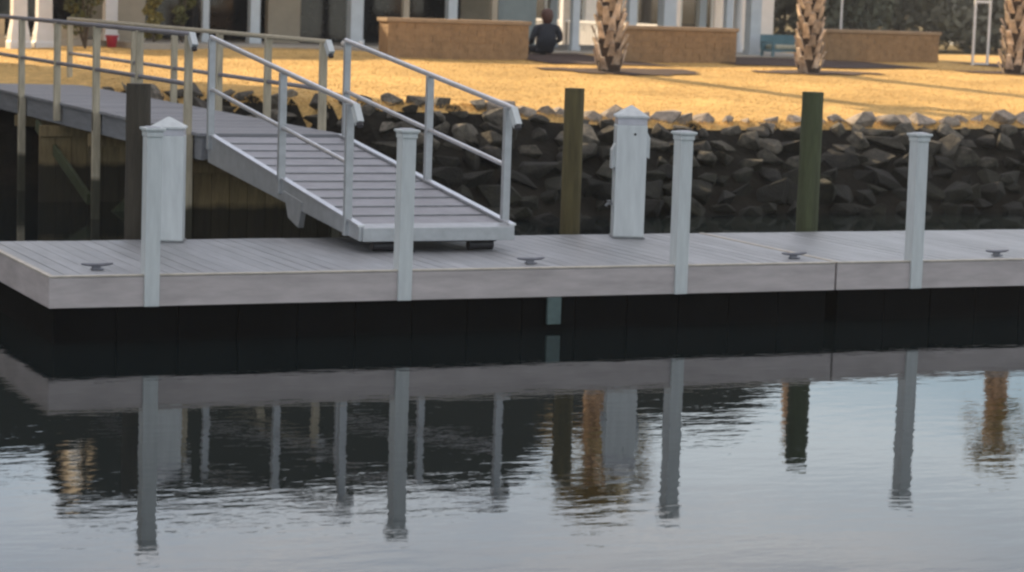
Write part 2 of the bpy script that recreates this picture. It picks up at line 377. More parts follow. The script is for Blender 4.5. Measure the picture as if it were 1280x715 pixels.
d1 = dock_section(4.48, 11.745, 'long grey floating dock section with black float tubs, carrying the gangway foot', True, [(4.96, 19.02), (8.8, 18.93), (11.5, 18.98)])
MB().box(8.845 - 4.48, 8.975 - 4.48, -.004, .03, .05, .288).build('hanger_plate', M['plate'], d1, bevel=.004)
d2 = dock_section(11.765, 19.5, 'grey floating dock section right of the dark seam in the front board', False, [(13.72, 18.92)])

# ------------------------------------------------------------------ white dock posts
def dock_post(x, label, lean=0):
    t = empty('dock_post', (x, Y0 + .06, .29), label=label, cat='post', group='white posts along the dock edge')
    t.rotation_euler = (R(.3), R(lean), 0)
    h = 1.42; wd = .062
    MB().box(-wd, wd, -.085, .05, .0, h).build('shaft', M['vinyl'], t, bevel=.006)
    MB().box(-wd - .006, wd + .006, -.097, .058, h - .05, h - .012).box(-wd - .022, wd + .022, -.112, .073, h, h + .022).box(-wd - .012, wd + .012, -.102, .063, h - .011, h - .001).build('post_cap', M['vinyl'], t, bevel=.004)
    MB().box(-wd + .01, wd - .01, -.07, .03, h + .023, h + .03).build('cap_plate', M['lens'], t, bevel=.003)
    return t
dock_post(5.31, 'white square post at the left end of the dock, before the pyramid-topped pedestal', .1)
dock_post(7.50, 'white square post standing in front of the gangway foot', .1)
dock_post(10.14, 'white square post just right of the white power pedestal in the middle', -.2)
dock_post(12.62, 'white square post farthest right, right of the dark dock seam', -.5)

# ------------------------------------------------------------------ pedestals
def pedestal(x, y, label, full):
    t = empty('power_pedestal', (x, y, .55), label=label, cat='power pedestal', group='white power pedestals on the dock')
    a = .150; t.rotation_euler = (0, 0, R(-21)); t.scale = (1, 1, 1.085 if full else .945)
    mb = MB(); mb.box(-a, a, -a, a, .012, 1.02); mb.build('housing', M['vinyl'], t, bevel=.008)
    MB().box(-a - .012, a + .012, -a - .012, a + .012, 0, .012).build('base_plate', M['galv'], t)
    MB().box(-a + .005, a - .005, -a + .005, a - .005, 1.02, 1.085).build('lamp_lens', M['lens'], t, bevel=.004)
    mb = MB(); b = a + .012
    mb.box(-b, b, -b, b, 1.085, 1.10)
    mb.add([(-b, -b, 1.102), (b, -b, 1.102), (b, b, 1.102), (-b, b, 1.102), (-.01, -.01, 1.195), (.01, -.01, 1.195), (.01, .01, 1.195), (-.01, .01, 1.195)], [(0, 3, 2, 1), (4, 5, 6, 7), (0, 1, 5, 4), (1, 2, 6, 5), (2, 3, 7, 6), (3, 0, 4, 7)])
    mb.build('pyramid_cap', M['vinyl'], t, bevel=.006)
    if full:
        mb = MB()
        for s_, z0, z1 in ((1, .72, .98), (-1, .62, .86)):
            x0, x1 = sorted((s_ * (a - .005), s_ * (a + .035)))
            q = [(x0, -.09, z0 + .02), (x1, -.09, z0), (x1, .09, z0), (x0, .09, z0 + .02), (x0, -.09, z1), (x1, -.09, z1 - .07), (x1, .09, z1 - .07), (x0, .09, z1)]
            if s_ < 0: q = [(x0, -.09, z0), (x1, -.09, z0 + .02), (x1, .09, z0 + .02), (x0, .09, z0), (x0, -.09, z1 - .07), (x1, -.09, z1), (x1, .09, z1), (x0, .09, z1 - .07)]
            MB().hexa(q).build('outlet_cover', M['vinyl'], t, bevel=.004)
        f = MB().tube([(-a, 0, .30), (-a - .05, 0, .30), (-a - .07, 0, .275)], .013, 8).build('tap', M['galv'], t, True)
        MB().lathe([(.001, 0), (.028, .002), (.028, .010), (.001, .012)], (-a - .035, 0, .318), 12).build('tap_handle', M['galv'], f, True)
        MB().tube([(.03, -a - .001, .94), (.03, -a - .008, .94)], .012, 10).build('lock', M['cap'], t)
    return t
pedestal(6.165, 21.16, 'white square pedestal with pyramid cap behind the leftmost post', False)
pedestal(10.785, 20.98, 'white power pedestal with side outlet covers and small tap, alone on the dock', True)

# ------------------------------------------------------------------ round mooring piles
def pile(x, y, top, r, label, lx=0, m_='pile'):
    mb = MB(); pts = []; rs = []; zz = np.linspace(-1.5, top, 26)
    for z in zz: pts.append((x + lx * (top - z) * -1, y, z)); rs.append(r * (1.03 - .05 * (z + 1.5) / (top + 1.5)) * (1 + .012 * math.sin(z * 9 + x)))
    mb.tube(pts, rs, 22)
    o = mb.build('mooring_pile', M[m_], smooth=True)
    return tag(o, label, 'piling', 'round wooden mooring piles behind the dock')
pile(5.98, 21.52, 1.96, .115, 'dark round pile behind the leftmost white post, crossing the walkway edge', m_='piledark')
pile(10.44, 21.56, 1.98, .10, 'olive brown round pile between the gangway and the white power pedestal', m_='pileolive')
pile(13.20, 21.56, 1.98, .115, 'green stained round pile between the two rightmost white posts')

# ------------------------------------------------------------------ gangway
GX0, GX1 = 7.60, 9.06
gw = empty('gangway', (0, 0, 0), label='sloping aluminium gangway with ribbed treads and twin handrails leading down to the dock', cat='gangway')
def gz(y): return .79 + (y - 19.93) * (1.31 - .79) / (24.45 - 19.93)     # top of stringer
ya, yb = 19.93, 24.5
for x0, x1 in ((GX0 - .03, GX0 + .012), (GX1 - .012, GX1 + .03)):
    mb = MB()
    mb.hexa([(x0, ya, .655), (x1, ya, .655), (x1, yb, gz(yb) - .30), (x0, yb, gz(yb) - .30), (x0, ya, gz(ya) - .008), (x1, ya, gz(ya) - .008), (x1, yb, gz(yb) - .008), (x0, yb, gz(yb) - .008)])
    sb = mb.build('side_beam', M['alu'], gw, bevel=.004)
    mb = MB(); e = .012
    mb.hexa([(x0 - e, ya, gz(ya) - .007), (x1 + e, ya, gz(ya) - .007), (x1 + e, yb, gz(yb) - .007), (x0 - e, yb, gz(yb) - .007), (x0 - e, ya, gz(ya) + .010), (x1 + e, ya, gz(ya) + .010), (x1 + e, yb, gz(yb) + .010), (x0 - e, yb, gz(yb) + .010)])
    mb.build('top_flange', M['alurail'], sb)
    # lifting bracket below the beam
    MB().hexa([(x0 - .008, 21.55, gz(21.6) - .37), (x1 + .008, 21.55, gz(21.6) - .37), (x1 + .008, 21.85, gz(21.85) - .33), (x0 - .008, 21.85, gz(21.85) - .33), (x0 - .008, 21.45, gz(21.45) - .10), (x1 + .008, 21.45, gz(21.45) - .10), (x1 + .008, 22.0, gz(22) - .10), (x0 - .008, 22.0, gz(22) - .10)]).build('bracket', M['alu'], sb, bevel=.004)
mb = MB(); n = 11; y = ya + .14; st = (yb - .05 - y) / n
for i in range(n):
    a, b = y + i * st, y + (i + 1) * st - .006
    mb.hexa([(GX0 + .026, a, gz(a) - .06), (GX1 - .026, a, gz(a) - .06), (GX1 - .026, b, gz(b) - .06), (GX0 + .026, b, gz(b) - .06),
             (GX0 + .026, a, gz(a) - .022), (GX1 - .026, a, gz(a) - .022), (GX1 - .026, b, gz(b) - .022), (GX0 + .026, b, gz(b) - .022)])
mb.build('tread_deck', M['tread'], gw)
for i in range(1, n):
    a = y + i * st
    MB().box(GX0 + .03, GX1 - .03, a - .024, a - .006, gz(a) - .021, gz(a) - .012).build('tread_cleat', M['galv'], gw)
mb = MB(); mb.hexa([(GX0 - .0, ya - .03, .652), (GX1 + .0, ya - .03, .652), (GX1, ya + .13, .66), (GX0, ya + .13, .66), (GX0, ya - .03, .775), (GX1, ya - .03, .775), (GX1, ya + .13, .80), (GX0, ya + .13, .80)])
mb.build('end_plate', M['alu'], gw, bevel=.006)
for xc in (7.86, 8.80): MB().tube([(xc - .12, 20.05, .60), (xc + .12, 20.05, .60)], .048, 14).build('roller', M['cap'], gw, True)
MB().box(7.72, 8.95, 20.02, 20.08, .63, .651).build('axle_plate', M['cap'], gw)
def rail_side(x, sgn, posts, parent, zf_top, zf_mid, y_lo, y_hi, mr_lo, zbase, r=.026, drop=.15, name='handrail'):
    pts = [(x, y_hi, zf_top(y_hi)), (x, y_lo + .10, zf_top(y_lo + .10)), (x, y_lo - .02, zf_top(y_lo - .02)), (x, y_lo - .05, zf_top(y_lo) - .03), (x, y_lo - .13, zf_top(y_lo) - drop)]
    h = MB().tube(pts, r, 12).build(name, M['alurail'], parent, True)
    MB().beam((x, y_lo - .02, zf_top(y_lo) - .012), (x, y_lo - .135, zf_top(y_lo) - drop - .008), .06, .075).build('end_return', M['vinyl'], h, True)
    MB().tube([pts[-1], (x, y_lo - .15, zf_top(y_lo) - drop - .035)], r * 1.25, 10).build('end_cap', M['cap'], h, True)
    MB().tube([(x, y_hi, zf_mid(y_hi)), (x, mr_lo, zf_mid(mr_lo))], r * .85, 12).build('mid_rail', M['alurail'], parent, True)
    for y_ in posts:
        MB().box(x - .035, x + .035, y_ - .03, y_ + .03, zbase(y_), zf_top(y_) - .012).build('rail_post', M['alu'], parent, bevel=.004)
gt = lambda y: 1.87 + (y - 20.2) * (2.33 - 1.87) / 4.2
gm = lambda y: 1.335 + (y - 20.3) * (1.79 - 1.335) / 4.1
rail_side(GX0 - .030, -1, (20.24, 22.1, 24.42), gw, gt, gm, 20.12, 24.45, 20.27, lambda y: gz(y) - .15)
rail_side(GX1 + .020, 1, (20.14, 22.04, 24.40), gw, gt, gm, 20.05, 24.45, 20.17, lambda y: gz(y) - .10)

# ------------------------------------------------------------------ fixed walkway
WX0, WX1 = 7.50, 9.10
wk = empty('walkway', (0, 0, 0), label='fixed timber walkway on posts with pale railings running back from the gangway top', cat='walkway')
mb = MB(); y = 24.56
while y < 37.5: mb.box(WX0 - .02, WX1 + .02, y, y + .137, 1.285, 1.318 + random.uniform(-.002, .002)); y += .143
mb.build('deck_boards', M['walkdeck'], wk)
for x in (WX0 + .02, WX1 - .06): MB().box(x, x + .04, 24.58, 37.5, 1.03, 1.283).build('edge_beam', M['beam'], wk, bevel=.004)
MB().box(WX0 + .061, WX1 - .061, 24.57, 24.61, 1.04, 1.282).build('end_beam', M['beam'], wk)
for y_, x0, x1, z0 in ((24.98, 6.95, 9.4, -1.2), (31.0, 7.3, 9.2, -.6)):
    mb = MB(); n = int((x1 - x0) / .2)
    for i in range(n): mb.box(x0 + i * (x1 - x0) / n + .004, x0 + (i + 1) * (x1 - x0) / n - .004, y_, y_ + .05, z0, 1.0 + .01 * math.sin(i * 5))
    mb.build('cross_panel', M['timber'], wk)
    MB().box(x0, x1, y_ - .045, y_ - .003, .86, 1.0).build('cross_beam', M['timber'], wk, bevel=.004)
for x in (WX0 - .045, WX1 + .045):
    for y_ in (24.86, 28.72, 32.72, 36.4): MB().box(x - .045, x + .045, y_ - .045, y_ + .045, -1.4, 1.30).build('support_post', M['post'], wk, bevel=.004)
for y_ in (28.78, 32.78): MB().box(WX0 - .1, WX1 + .1, y_ + .05, y_ + .13, .88, 1.028).build('cap_beam', M['timber'], wk, bevel=.004)
MB().beam((WX0 + .0, 29.2, .2), (WX0 + .0, 32.0, .95), .05, .14).build('brace', M['pile'], wk, bevel=.004)
MB().beam((WX0 - .02, 29.4, -.4), (WX1 - .1, 30.2, .75), .05, .13).build('brace', M['pile'], wk, bevel=.004)
wt = lambda y: 2.355; wm = lambda y: 1.80
def wrail(x, posts, y_lo, y_hi, wz, rm):
    h = MB().tube([(x, y_hi, wz), (x, y_lo - .03, wz), (x, y_lo - .06, wz - .025), (x, y_lo - .14, wz - .13)], .028, 12).build('handrail', M[rm], wk, True)
    MB().beam((x, y_lo - .03, wz - .005), (x, y_lo - .15, wz - .13), .065, .085).build('end_return', M['vinyl'], h, True)
    MB().tube([(x, y_lo - .14, wz - .135), (x, y_lo - .155, wz - .165)], .03, 10).build('end_cap', M['cap'], h, True)
    MB().tube([(x, y_hi, wz - .53), (x, y_lo + .03, wz - .53)], .026, 12).build('mid_rail', M['darkrail'], wk, True)
    for y_ in posts: MB().box(x - .04, x + .04, y_ - .035, y_ + .035, 1.08, wz - .015).build('rail_post', M['post'], wk, bevel=.004)
wrail(WX0 - .05, (24.86, 26.8, 28.72, 30.7, 32.72, 34.6, 36.4), 24.80, 36.5, 2.355, 'darkrail')
wrail(WX1 + .05, (25.35, 27.28, 29.2, 31.2, 33.2, 35.3, 36.9), 25.25, 37.0, 2.30, 'post')

# ------------------------------------------------------------------ riprap rocks
meshes = []
for k in range(16):
    bm = bmesh.new(); pts = []
    for i in range(11 + k % 4):
        v = Vector(rng.normal(size=3)); v.normalize(); v *= rng.uniform(.8, 1.05); pts.append(bm.verts.new((v.x, v.y * .8, v.z * .62)))
    bmesh.ops.convex_hull(bm, input=bm.verts)
    bmesh.ops.delete(bm, geom=[v for v in bm.verts if not v.link_faces], context='VERTS')
    bmesh.ops.dissolve_limit(bm, angle_limit=R(9), verts=bm.verts, edges=bm.edges)
    bmesh.ops.bevel(bm, geom=list(bm.edges), offset=.034, segments=1, affect='EDGES', profile=.5)
    me = bpy.data.meshes.new('riprap_boulder'); bm.to_mesh(me); bm.free(); me.materials.append(M['rock']); meshes.append(me)
sites = []
cols = 33
for i in range(cols):
    for j in range(8):
        X = 11.3 + (23.6 - 11.3) * (i + .5 * (j % 2)) / cols + random.uniform(-.09, .09)
        d = -.12 + j * .31 + random.uniform(-.08, .08)
        sites.append((X, crest(X) - d, d))
for i in range(9):        # the cove beside the walkway
    for j in range(4):
        X = 9.35 + 2.0 * i / 9 + random.uniform(-.08, .08); d = -.05 + j * .5 + random.uniform(-.1, .1); sites.append((X, crest(X) - d, d))
random.shuffle(sites); sites = sites[:299]
for X, Y, d in sites:
    o = bpy.data.objects.new('riprap_boulder', random.choice(meshes)); C.objects.link(o)
    if d < .12 and X > 13.4: o.material_slots[0].link = 'OBJECT'; o.material_slots[0].material = M['crestrock']
    s_ = random.choice((random.uniform(.15, .22), random.uniform(.22, .32))) * (.95 if d < .3 else 1.2)
    o.scale = (s_ * random.uniform(.9, 1.3), s_, s_ * random.uniform(.8, 1.1)); o.rotation_euler = (random.uniform(-.5, .5), random.uniform(-.5, .5), random.uniform(0, 6.3))
    o.location = (X, Y, zt(X, Y) + .02 + (.0 if d > .2 else -.02))
    row = 'on the lawn crest' if d < .15 else 'just below the crest' if d < .6 else 'halfway down the bank' if d < 1.25 else 'low on the bank' if d < 1.8 else 'at the dark waterline'
    zones = ((10.4, 'by the walkway railing'), (12.2, 'behind the gangway rails'), (13.6, 'right of the gangway foot'), (14.5, 'left of the olive pile'), (15.6, 'between olive pile and pedestal'), (16.9, 'right of the pedestal'), (18.3, 'left of the green pile'), (19.9, 'right of the green pile'), (21.3, 'near the rightmost post'), (99, 'at the right edge'))
    zone = [q for a, q in zones if X * (30 / Y) < a][0]
    shp = 'flat' if o.scale.z < s_ * .9 else 'long' if o.scale.x > s_ * 1.12 else 'chunky'
    tag(o, ('large ' if s_ > .27 else 'small ') + shp + ' stone ' + row + ', ' + zone, 'rock', 'riprap stones ' + row)

# ------------------------------------------------------------------ seat-wall planters
def seat_wall(x0, x1, y0, label, h=.80, depth=.45, dx=0):
    z = zt((x0 + x1) / 2, y0) - .06
    t = empty('seat_wall', ((x0 + x1) / 2, y0 + depth / 2, z), dx, label=label, cat='low wall', group='tan block seat walls across the lawn')
    hw = (x1 - x0) / 2; mb = MB()
    nr = 6; bh = (h - .07) / nr
    for r_ in range(nr):
        nb = int(2 * hw / .32); off = .5 * (r_ % 2); xx = -hw
        edges = [-hw] + [-hw + (i + off) * (2 * hw) / nb for i in range(1 if off == 0 else 0, nb) if (i + off) > 0] + [hw]
        for a, b in zip(edges[:-1], edges[1:]):
            j = random.uniform(0, .006); mb.box(a + .003, b - .003, -depth / 2 - j, depth / 2 + j, r_ * bh + .002, (r_ + 1) * bh - .003)
    mb.build('block_wall', M['planter'], t)
    MB().box(-hw + .01, hw - .01, -depth / 2 + .01, depth / 2 - .01, 0, h - .08).build('core', M['planter'], t)
    MB().box(-hw - .035, hw + .035, -depth / 2 - .035, depth / 2 + .035, h - .068, h).build('capstone', M['plantercap'], t, bevel=.006)
    return t
seat_wall(16.15, 19.0, 41.3, 'tan block wall farthest left, beyond the gangway rails', .80)
seat_wall(21.0, 23.6, 41.5, 'tan block wall between the left and middle palm trunks', .76)
seat_wall(27.0, 30.0, 43.9, 'tan block wall right of the middle palm trunk', .74)

# ------------------------------------------------------------------ palms
def make_palm(x, y, H, label, r, crown_r, nfr, tied, seed):
    rd = random.Random(seed); z0 = zt(x, y) - .05
    t = empty('palm_tree', (x, y, z0), label=label, cat='palm tree', group='palms on the lawn edge')
    pts = [(0, 0, z) for z in np.linspace(0, H, 14)]; rs = [r * (.80 - .28 * (i / 13)) for i in range(14)]; rs[-1] = r * .5
    MB().tube(pts, rs, 14).build('trunk', M['palmcore'], t, True)
    mb = MB(); z = .06; a = rd.random() * 6
    while z < H - .05:
        ca, sa = math.cos(a), math.sin(a); tp = 1 - .35 * z / H; rr = r * .76 * tp
        def P(rad, tan, zz): return (ca * rad - sa * tan, sa * rad + ca * tan, zz)
        wv = r * .34 * rd.uniform(.8, 1.15); hh = rd.uniform(.22, .32); o_ = r * rd.uniform(.34, .62) * tp
        mb.add([P(rr, -wv, z), P(rr, wv, z), P(rr + .03, wv * .9, z + .05), P(rr + .03, -wv * .9, z + .05),
                P(rr + o_, -wv * .5, z + hh), P(rr + o_, wv * .5, z + hh), P(rr + o_ - .035, wv * .45, z + hh + .01), P(rr + o_ - .035, -wv * .45, z + hh + .01)],
               [(0, 1, 2, 3), (3, 2, 5, 4), (4, 5, 6, 7), (7, 6, 1, 0), (0, 3, 4, 7), (1, 6, 5, 2)])
        a += 2.39996 + rd.uniform(-.15, .15); z += .03
    mb.build('husk_boots', M['boot'], t)
    mb = MB()
    for i in range(nfr):
        th = rd.uniform(0, 6.283); el = rd.uniform(.2, 1.35) if not tied else rd.uniform(1.15, 1.5)
        if not tied and i % 3 == 0: el = rd.uniform(-.9, .1)
        d = Vector((math.cos(th) * math.cos(el), math.sin(th) * math.cos(el), math.sin(el)))
        L = crown_r * rd.uniform(.5, .62); b = Vector((0, 0, H - .05)); e = b + d * L
        mb.tube([b, b + d * L * .5 + Vector((0, 0, .03)), e], [.018, .013, .010], 5)
        sdv = d.cross(Vector((0, 0, 1))).normalized(); upv = sdv.cross(d)
        nl = 17; fl = crown_r * rd.uniform(.5, .62)
        for k in range(nl):
            q = (k / (nl - 1) - .5) * (2.5 if not tied else 1.1)
            dd = (d * math.cos(q) + sdv * math.sin(q) + upv * .12 * math.cos(q * 2)).normalized()
            tip = e + dd * fl * (1 - .18 * abs(q)) + Vector((0, 0, -.16 * fl * rd.uniform(.4, 1.5)))
            mid = e + dd * fl * .55; nrm = dd.cross(upv).normalized() * (.022 * crown_r + .006)
            mb.add([e, mid - nrm, tip, mid + nrm], [(0, 1, 2, 3)])
    mb.build('crown', M['frond'], t)
    return t
make_palm(*PALMS[0], 3.8, 'palm with rough husk trunk farthest left, dark mulch at its foot', .26, 1.1, 48, False, 3)
make_palm(*PALMS[1], 3.3, 'middle palm trunk, standing between two tan block walls', .25, .62, 18, True, 5)
make_palm(*PALMS[2], 4.1, 'palm trunk at the right edge, beside the cream post', .27, .85, 24, False, 9)

# ------------------------------------------------------------------ leaf clouds
def leaf_mesh(name, m_, blobs, n, size, seed, droop=0):
    r_ = np.random.RandomState(seed); v = []; f = []
    wts = np.array([b[3] ** 2 for b in blobs]); wts = wts / wts.sum()
    for i in range(n):
        bx, by, bz, br = blobs[r_.choice(len(blobs), p=wts)][:4]
        d = r_.normal(size=3); d /= np.linalg.norm(d); q = r_.uniform(.55, 1.0) ** .6
        c = np.array([bx, by, bz]) + d * br * q * np.array([1, 1, .8])
        a = r_.normal(size=3); a /= np.linalg.norm(a); b = np.cross(a, r_.normal(size=3)); b /= np.linalg.norm(b)
        s_ = size * r_.uniform(.6, 1.4); k = len(v)
        v += [tuple(c - a * s_), tuple(c + b * s_ * .45), tuple(c + a * s_), tuple(c - b * s_ * .45)]; f.append((k, k + 1, k + 2, k + 3))
    me = bpy.data.meshes.new(name); me.from_pydata(v, [], f); me.materials.append(m_); return me
def make_tree(h, w_, seed, m_, n=7500, size=.26):
    rd = random.Random(seed); z0 = h * .16
    blobs = []
    for i in range(26):
        t = rd.uniform(0, 1); z = z0 + (h - z0) * t; rr = w_ * (math.sin(math.pi * min(1, .22 + .78 * t)) ** .6) * rd.uniform(.25, .95); a = rd.uniform(0, 6.28)
        blobs.append((rr * math.cos(a), rr * math.sin(a), z, w_ * rd.uniform(.22, .42)))
    root = empty('broadleaf_tree', (0, 0, 0))
    mb = MB().tube([(0, 0, -.3), (0, 0, h * .3), (.1, 0, h * .6), (.1, .1, h * .85)], [.22, .17, .11, .04], 10)
    for b in blobs[:9]: mb.tube([(0, 0, h * rd.uniform(.15, .45)), (b[0] * .5, b[1] * .5, b[2] * .75), (b[0], b[1], b[2])], [.09, .05, .02], 6)
    mb.build('trunk', M['bark'], root, True)
    me = leaf_mesh('crown', m_, blobs, n, size, seed)
    o = bpy.data.objects.new('crown', me); C.objects.link(o); o.parent = root
    return root
protos = [make_tree(9, 4.2, 11, M['leafdark']), make_tree(8, 4.5, 12, M['leafgrey']), make_tree(10, 3.8, 13, M['leafdark']), make_tree(7.5, 4.4, 14, M['leafgrey'])]
used = [False] * 4
spots = []
for i in range(24):
    spots.append((40 + i * 2.9 + random.uniform(-.8, .8), 92 + (i % 3) * 5 + random.uniform(-2, 2), i % 4, random.uniform(.8, 1.12)))
for i in range(6): spots.append((32 + i * 3.0, 84 + (i % 2) * 5, (i + 1) % 4, random.uniform(.6, .8)))
ti = 0
for x, y, k, s_ in spots:
    o = protos[k] if not used[k] else copy_tree(protos[k]); used[k] = True
    o.location = (x, y, .9); o.scale = (s_, s_, s_ * random.uniform(.9, 1.1)); o.rotation_euler = (0, 0, random.uniform(0, 6.28))
    az = x / y; ti += 1
    zone = 'behind the pavilion' if az < .58 else 'behind the middle palm' if az < .66 else 'above the right block wall' if az < .74 else 'behind the white frame' if az < .80 else 'behind the right palm'
    tag(o, ('dark evergreen tree ', 'dull grey green tree ')[k % 2] + ('in the front row ' if y < 94.5 else 'in the back row ') + zone, 'tree', ('dark evergreens in the far tree line', 'dull trees in the far tree line')[k % 2])
def shrub(x, y, h, w_, m_, label, seed):
    rd = random.Random(seed); z = zt(x, y)
    t = empty('garden_shrub', (x, y, z), label=label, cat='shrub')
    bl = [(rd.uniform(-w_, w_) * .5, rd.uniform(-w_, w_) * .5, h * (.2 + .75 * i / 12), w_ * rd.uniform(.35, .6)) for i in range(13)]
    mb = MB()
    for b in bl[::3]: mb.tube([(0, 0, 0), (b[0] * .5, b[1] * .5, b[2] * .6), b[:3]], [.02, .014, .006], 6)
    mb.build('stem', M['bark'], t, True)
    o = bpy.data.objects.new('foliage', leaf_mesh('foliage', m_, bl, 1500, .045, seed)); C.objects.link(o); o.parent = t
shrub(11.35, 44.6, 2.1, .42, M['shrub'], 'tall dark green shrub beside the paired white columns', 1)
shrub(12.75, 44.9, 1.1, .24, M['yshrub'], 'yellow green shrub right of the red pot', 2)
shrub(13.35, 45.0, 2.6, .3, M['shrub'], 'dark leafy climber in front of the porch, right of the yellow shrub', 4)

# ------------------------------------------------------------------ main house
hs = empty('porch_house', (15.5, 48.5, 1.75), label='long house with a shaded columned porch and brown roof, filling the upper left', cat='house')
def hb(mb, name, m_, **k):   # world coordinates -> child of hs
    mb.v = [(v[0] - 15.5, v[1] - 48.5, v[2] - 1.75) for v in mb.v]; return mb.build(name, m_, hs, **k)
hb(MB().box(10.1, 12.6, 48.6, 53, 1.2, 4.7).box(12.6, 21.6, 48.6, 56, 1.2, 4.7), 'wall', M['stucco'])
hb(MB().box(10.0, 21.9, 46.2, 48.55, 1.2, 1.765), 'porch_floor', M['paving'])
hb(MB().box(10.0, 29.0, 45.95, 46.25, 3.95, 4.25), 'porch_beam', M['bluewhite'])
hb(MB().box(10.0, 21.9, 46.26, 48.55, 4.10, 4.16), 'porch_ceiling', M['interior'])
# roof: gabled, ridge along X, gable ends left and right
def gable(x0, x1, ye, yr, yb_, ze, zr, th=.14):
    mb = MB()
    mb.add([(x0, ye, ze), (x1, ye, ze), (x1, yr, zr), (x0, yr, zr), (x0, ye, ze + th), (x1, ye, ze + th), (x1, yr, zr + th), (x0, yr, zr + th)], [(0, 1, 2, 3), (4, 7, 6, 5), (0, 4, 5, 1), (1, 5, 6, 2), (0, 3, 7, 4)])
    mb.add([(x0, yb_, ze), (x1, yb_, ze), (x1, yr, zr), (x0, yr, zr), (x0, yb_, ze + th), (x1, yb_, ze + th), (x1, yr, zr + th), (x0, yr, zr + th)], [(3, 2, 1, 0), (5, 6, 7, 4), (1, 5, 4, 0), (2, 6, 5, 1), (4, 7, 3, 0)])
    return mb
hb(gable(13.3, 24.6, 45.6, 54.0, 62.4, 4.26, 9.25), 'roof', M['roof'])
hb(MB().add([(13.5, 46.0, 4.3), (13.5, 62, 4.3), (13.5, 54, 9.1)], [(0, 2, 1)]).add([(24.4, 46.0, 4.3), (24.4, 62, 4.3), (24.4, 54, 9.1)], [(0, 1, 2)]).add([(10.1, 46.0, 4.3), (10.1, 54.6, 4.3), (10.1, 50.5, 7.0)], [(0, 2, 1)]), 'gable_wall', M['stucco'])
hb(gable(9.95, 13.28, 45.6, 50.5, 55, 4.26, 7.2), 'roof', M['roof'])
hb(gable(24.62, 29.1, 45.6, 50.5, 55, 4.26, 7.2), 'roof', M['roof'])
for yy, z0, z1 in ((50.4, 5.0, 6.2), (52.3, 5.0, 6.7), (54.2, 5.0, 6.7), (53.2, 7.2, 8.2)):
    f = hb(MB().box(13.42, 13.498, yy - .6, yy + .6, z0 - .1, z1 + .1), 'window', M['white'])
    MB().box(13.40 - 15.5, 13.419 - 15.5, yy - .5 - 48.5, yy + .5 - 48.5, z0 - 1.75, z1 - 1.75).build('pane', M['glass'], f)
def column(x, y, zb, w_, lab, m_='bluewhite', flare=False):
    mb = MB(); a = w_ / 2
    if flare: mb.lathe([(a * 1.5, 0), (a * 1.5, .14), (a * 1.35, .18), (a * 1.3, .30), (a * 1.05, .5), (a, .6), (a * .92, 3.9 - zb)], (0, 0, 0), 4); mb.v = [(x + (v[0] - v[1]) * .7071 * 1.414, y + (v[0] + v[1]) * .7071 * 1.414, zb + v[2]) for v in mb.v]
    else: mb.box(x - a, x + a, y - a, y + a, zb, 3.9).box(x - a - .025, x + a + .025, y - a - .025, y + a + .025, zb - .002, zb + .14)
    c = hb(mb, 'column', M[m_]); return c
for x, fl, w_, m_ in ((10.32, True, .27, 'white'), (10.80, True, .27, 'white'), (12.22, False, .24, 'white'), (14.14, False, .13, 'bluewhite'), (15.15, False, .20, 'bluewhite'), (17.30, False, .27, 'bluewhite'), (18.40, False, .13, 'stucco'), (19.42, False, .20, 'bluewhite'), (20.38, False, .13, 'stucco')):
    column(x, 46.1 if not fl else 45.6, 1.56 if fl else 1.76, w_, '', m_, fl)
hb(MB().box(11.05, 11.8, 46.5, 46.7, 1.7, 2.12), 'half_wall', M['stucco'])
hb(MB().box(10.05, 10.25, 46.5, 46.7, 1.7, 2.12), 'half_wall', M['stucco'])
hb(MB().box(12.36, 12.98, 46.3, 46.6, 1.74, 4.1), 'pilaster', M['stucco'])
hb(MB().box(15.85, 16.55, 47.3, 47.5, 1.76, 4.1), 'pilaster', M['stucco'])
hb(MB().box(20.62, 21.5, 46.4, 46.6, 1.74, 4.1), 'end_panel', M['tealgrey'])
for x0, x1 in ((10.3, 12.25), (13.1, 14.6), (14.74, 16.2), (16.35, 18.0), (18.14, 20.6)):
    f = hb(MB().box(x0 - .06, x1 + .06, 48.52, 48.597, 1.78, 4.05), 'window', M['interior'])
    MB().box(x0 - 15.5, x1 - 15.5, 48.495 - 48.5, 48.517 - 48.5, .06, 2.25).build('pane', M['glass'], f)

# columned pavilion joined right of the house
pv = empty('garden_pavilion', (24, 46, 1.75), label='open pavilion of shade-toned white square columns right of the porch house', cat='pavilion')
mb = MB().box(-2.3, 3.0, .3, .46, 2.22, 2.5).box(-2.3, 3.0, 2.9, 3.1, 2.0, 2.35); mb.build('beam', M['bluewhite'], pv)
for x, y, w_ in ((-1.78, 0, .16), (-.45, 0, .17), (.42, 0, .30), (1.92, 0, .16), (2.55, 0, .26), (-.9, 3, .18), (1.1, 3, .18), (2.9, 3, .18)):
    MB().box(x - w_ / 2, x + w_ / 2, y - w_ / 2, y + w_ / 2, -.2, 1.999).box(x - w_ / 2 - .02, x + w_ / 2 + .02, y - w_ / 2 - .02, y + w_ / 2 + .02, -.2, .12).build('column', M['bluewhite'], pv)
c = empty('round_column', (27.3, 48.0, 1.6), label='sunlit white round column with a flared foot, right end of the pavilion', cat='column')
MB().lathe([(.17, 0), (.17, .1), (.15, .13), (.145, .24), (.105, .36), (.10, .42), (.095, 2.3)], n=20).build('shaft', M['white'], c, True)
MB().box(-.16, .16, -.16, .16, 2.3, 2.42).build('capital', M['white'], c)

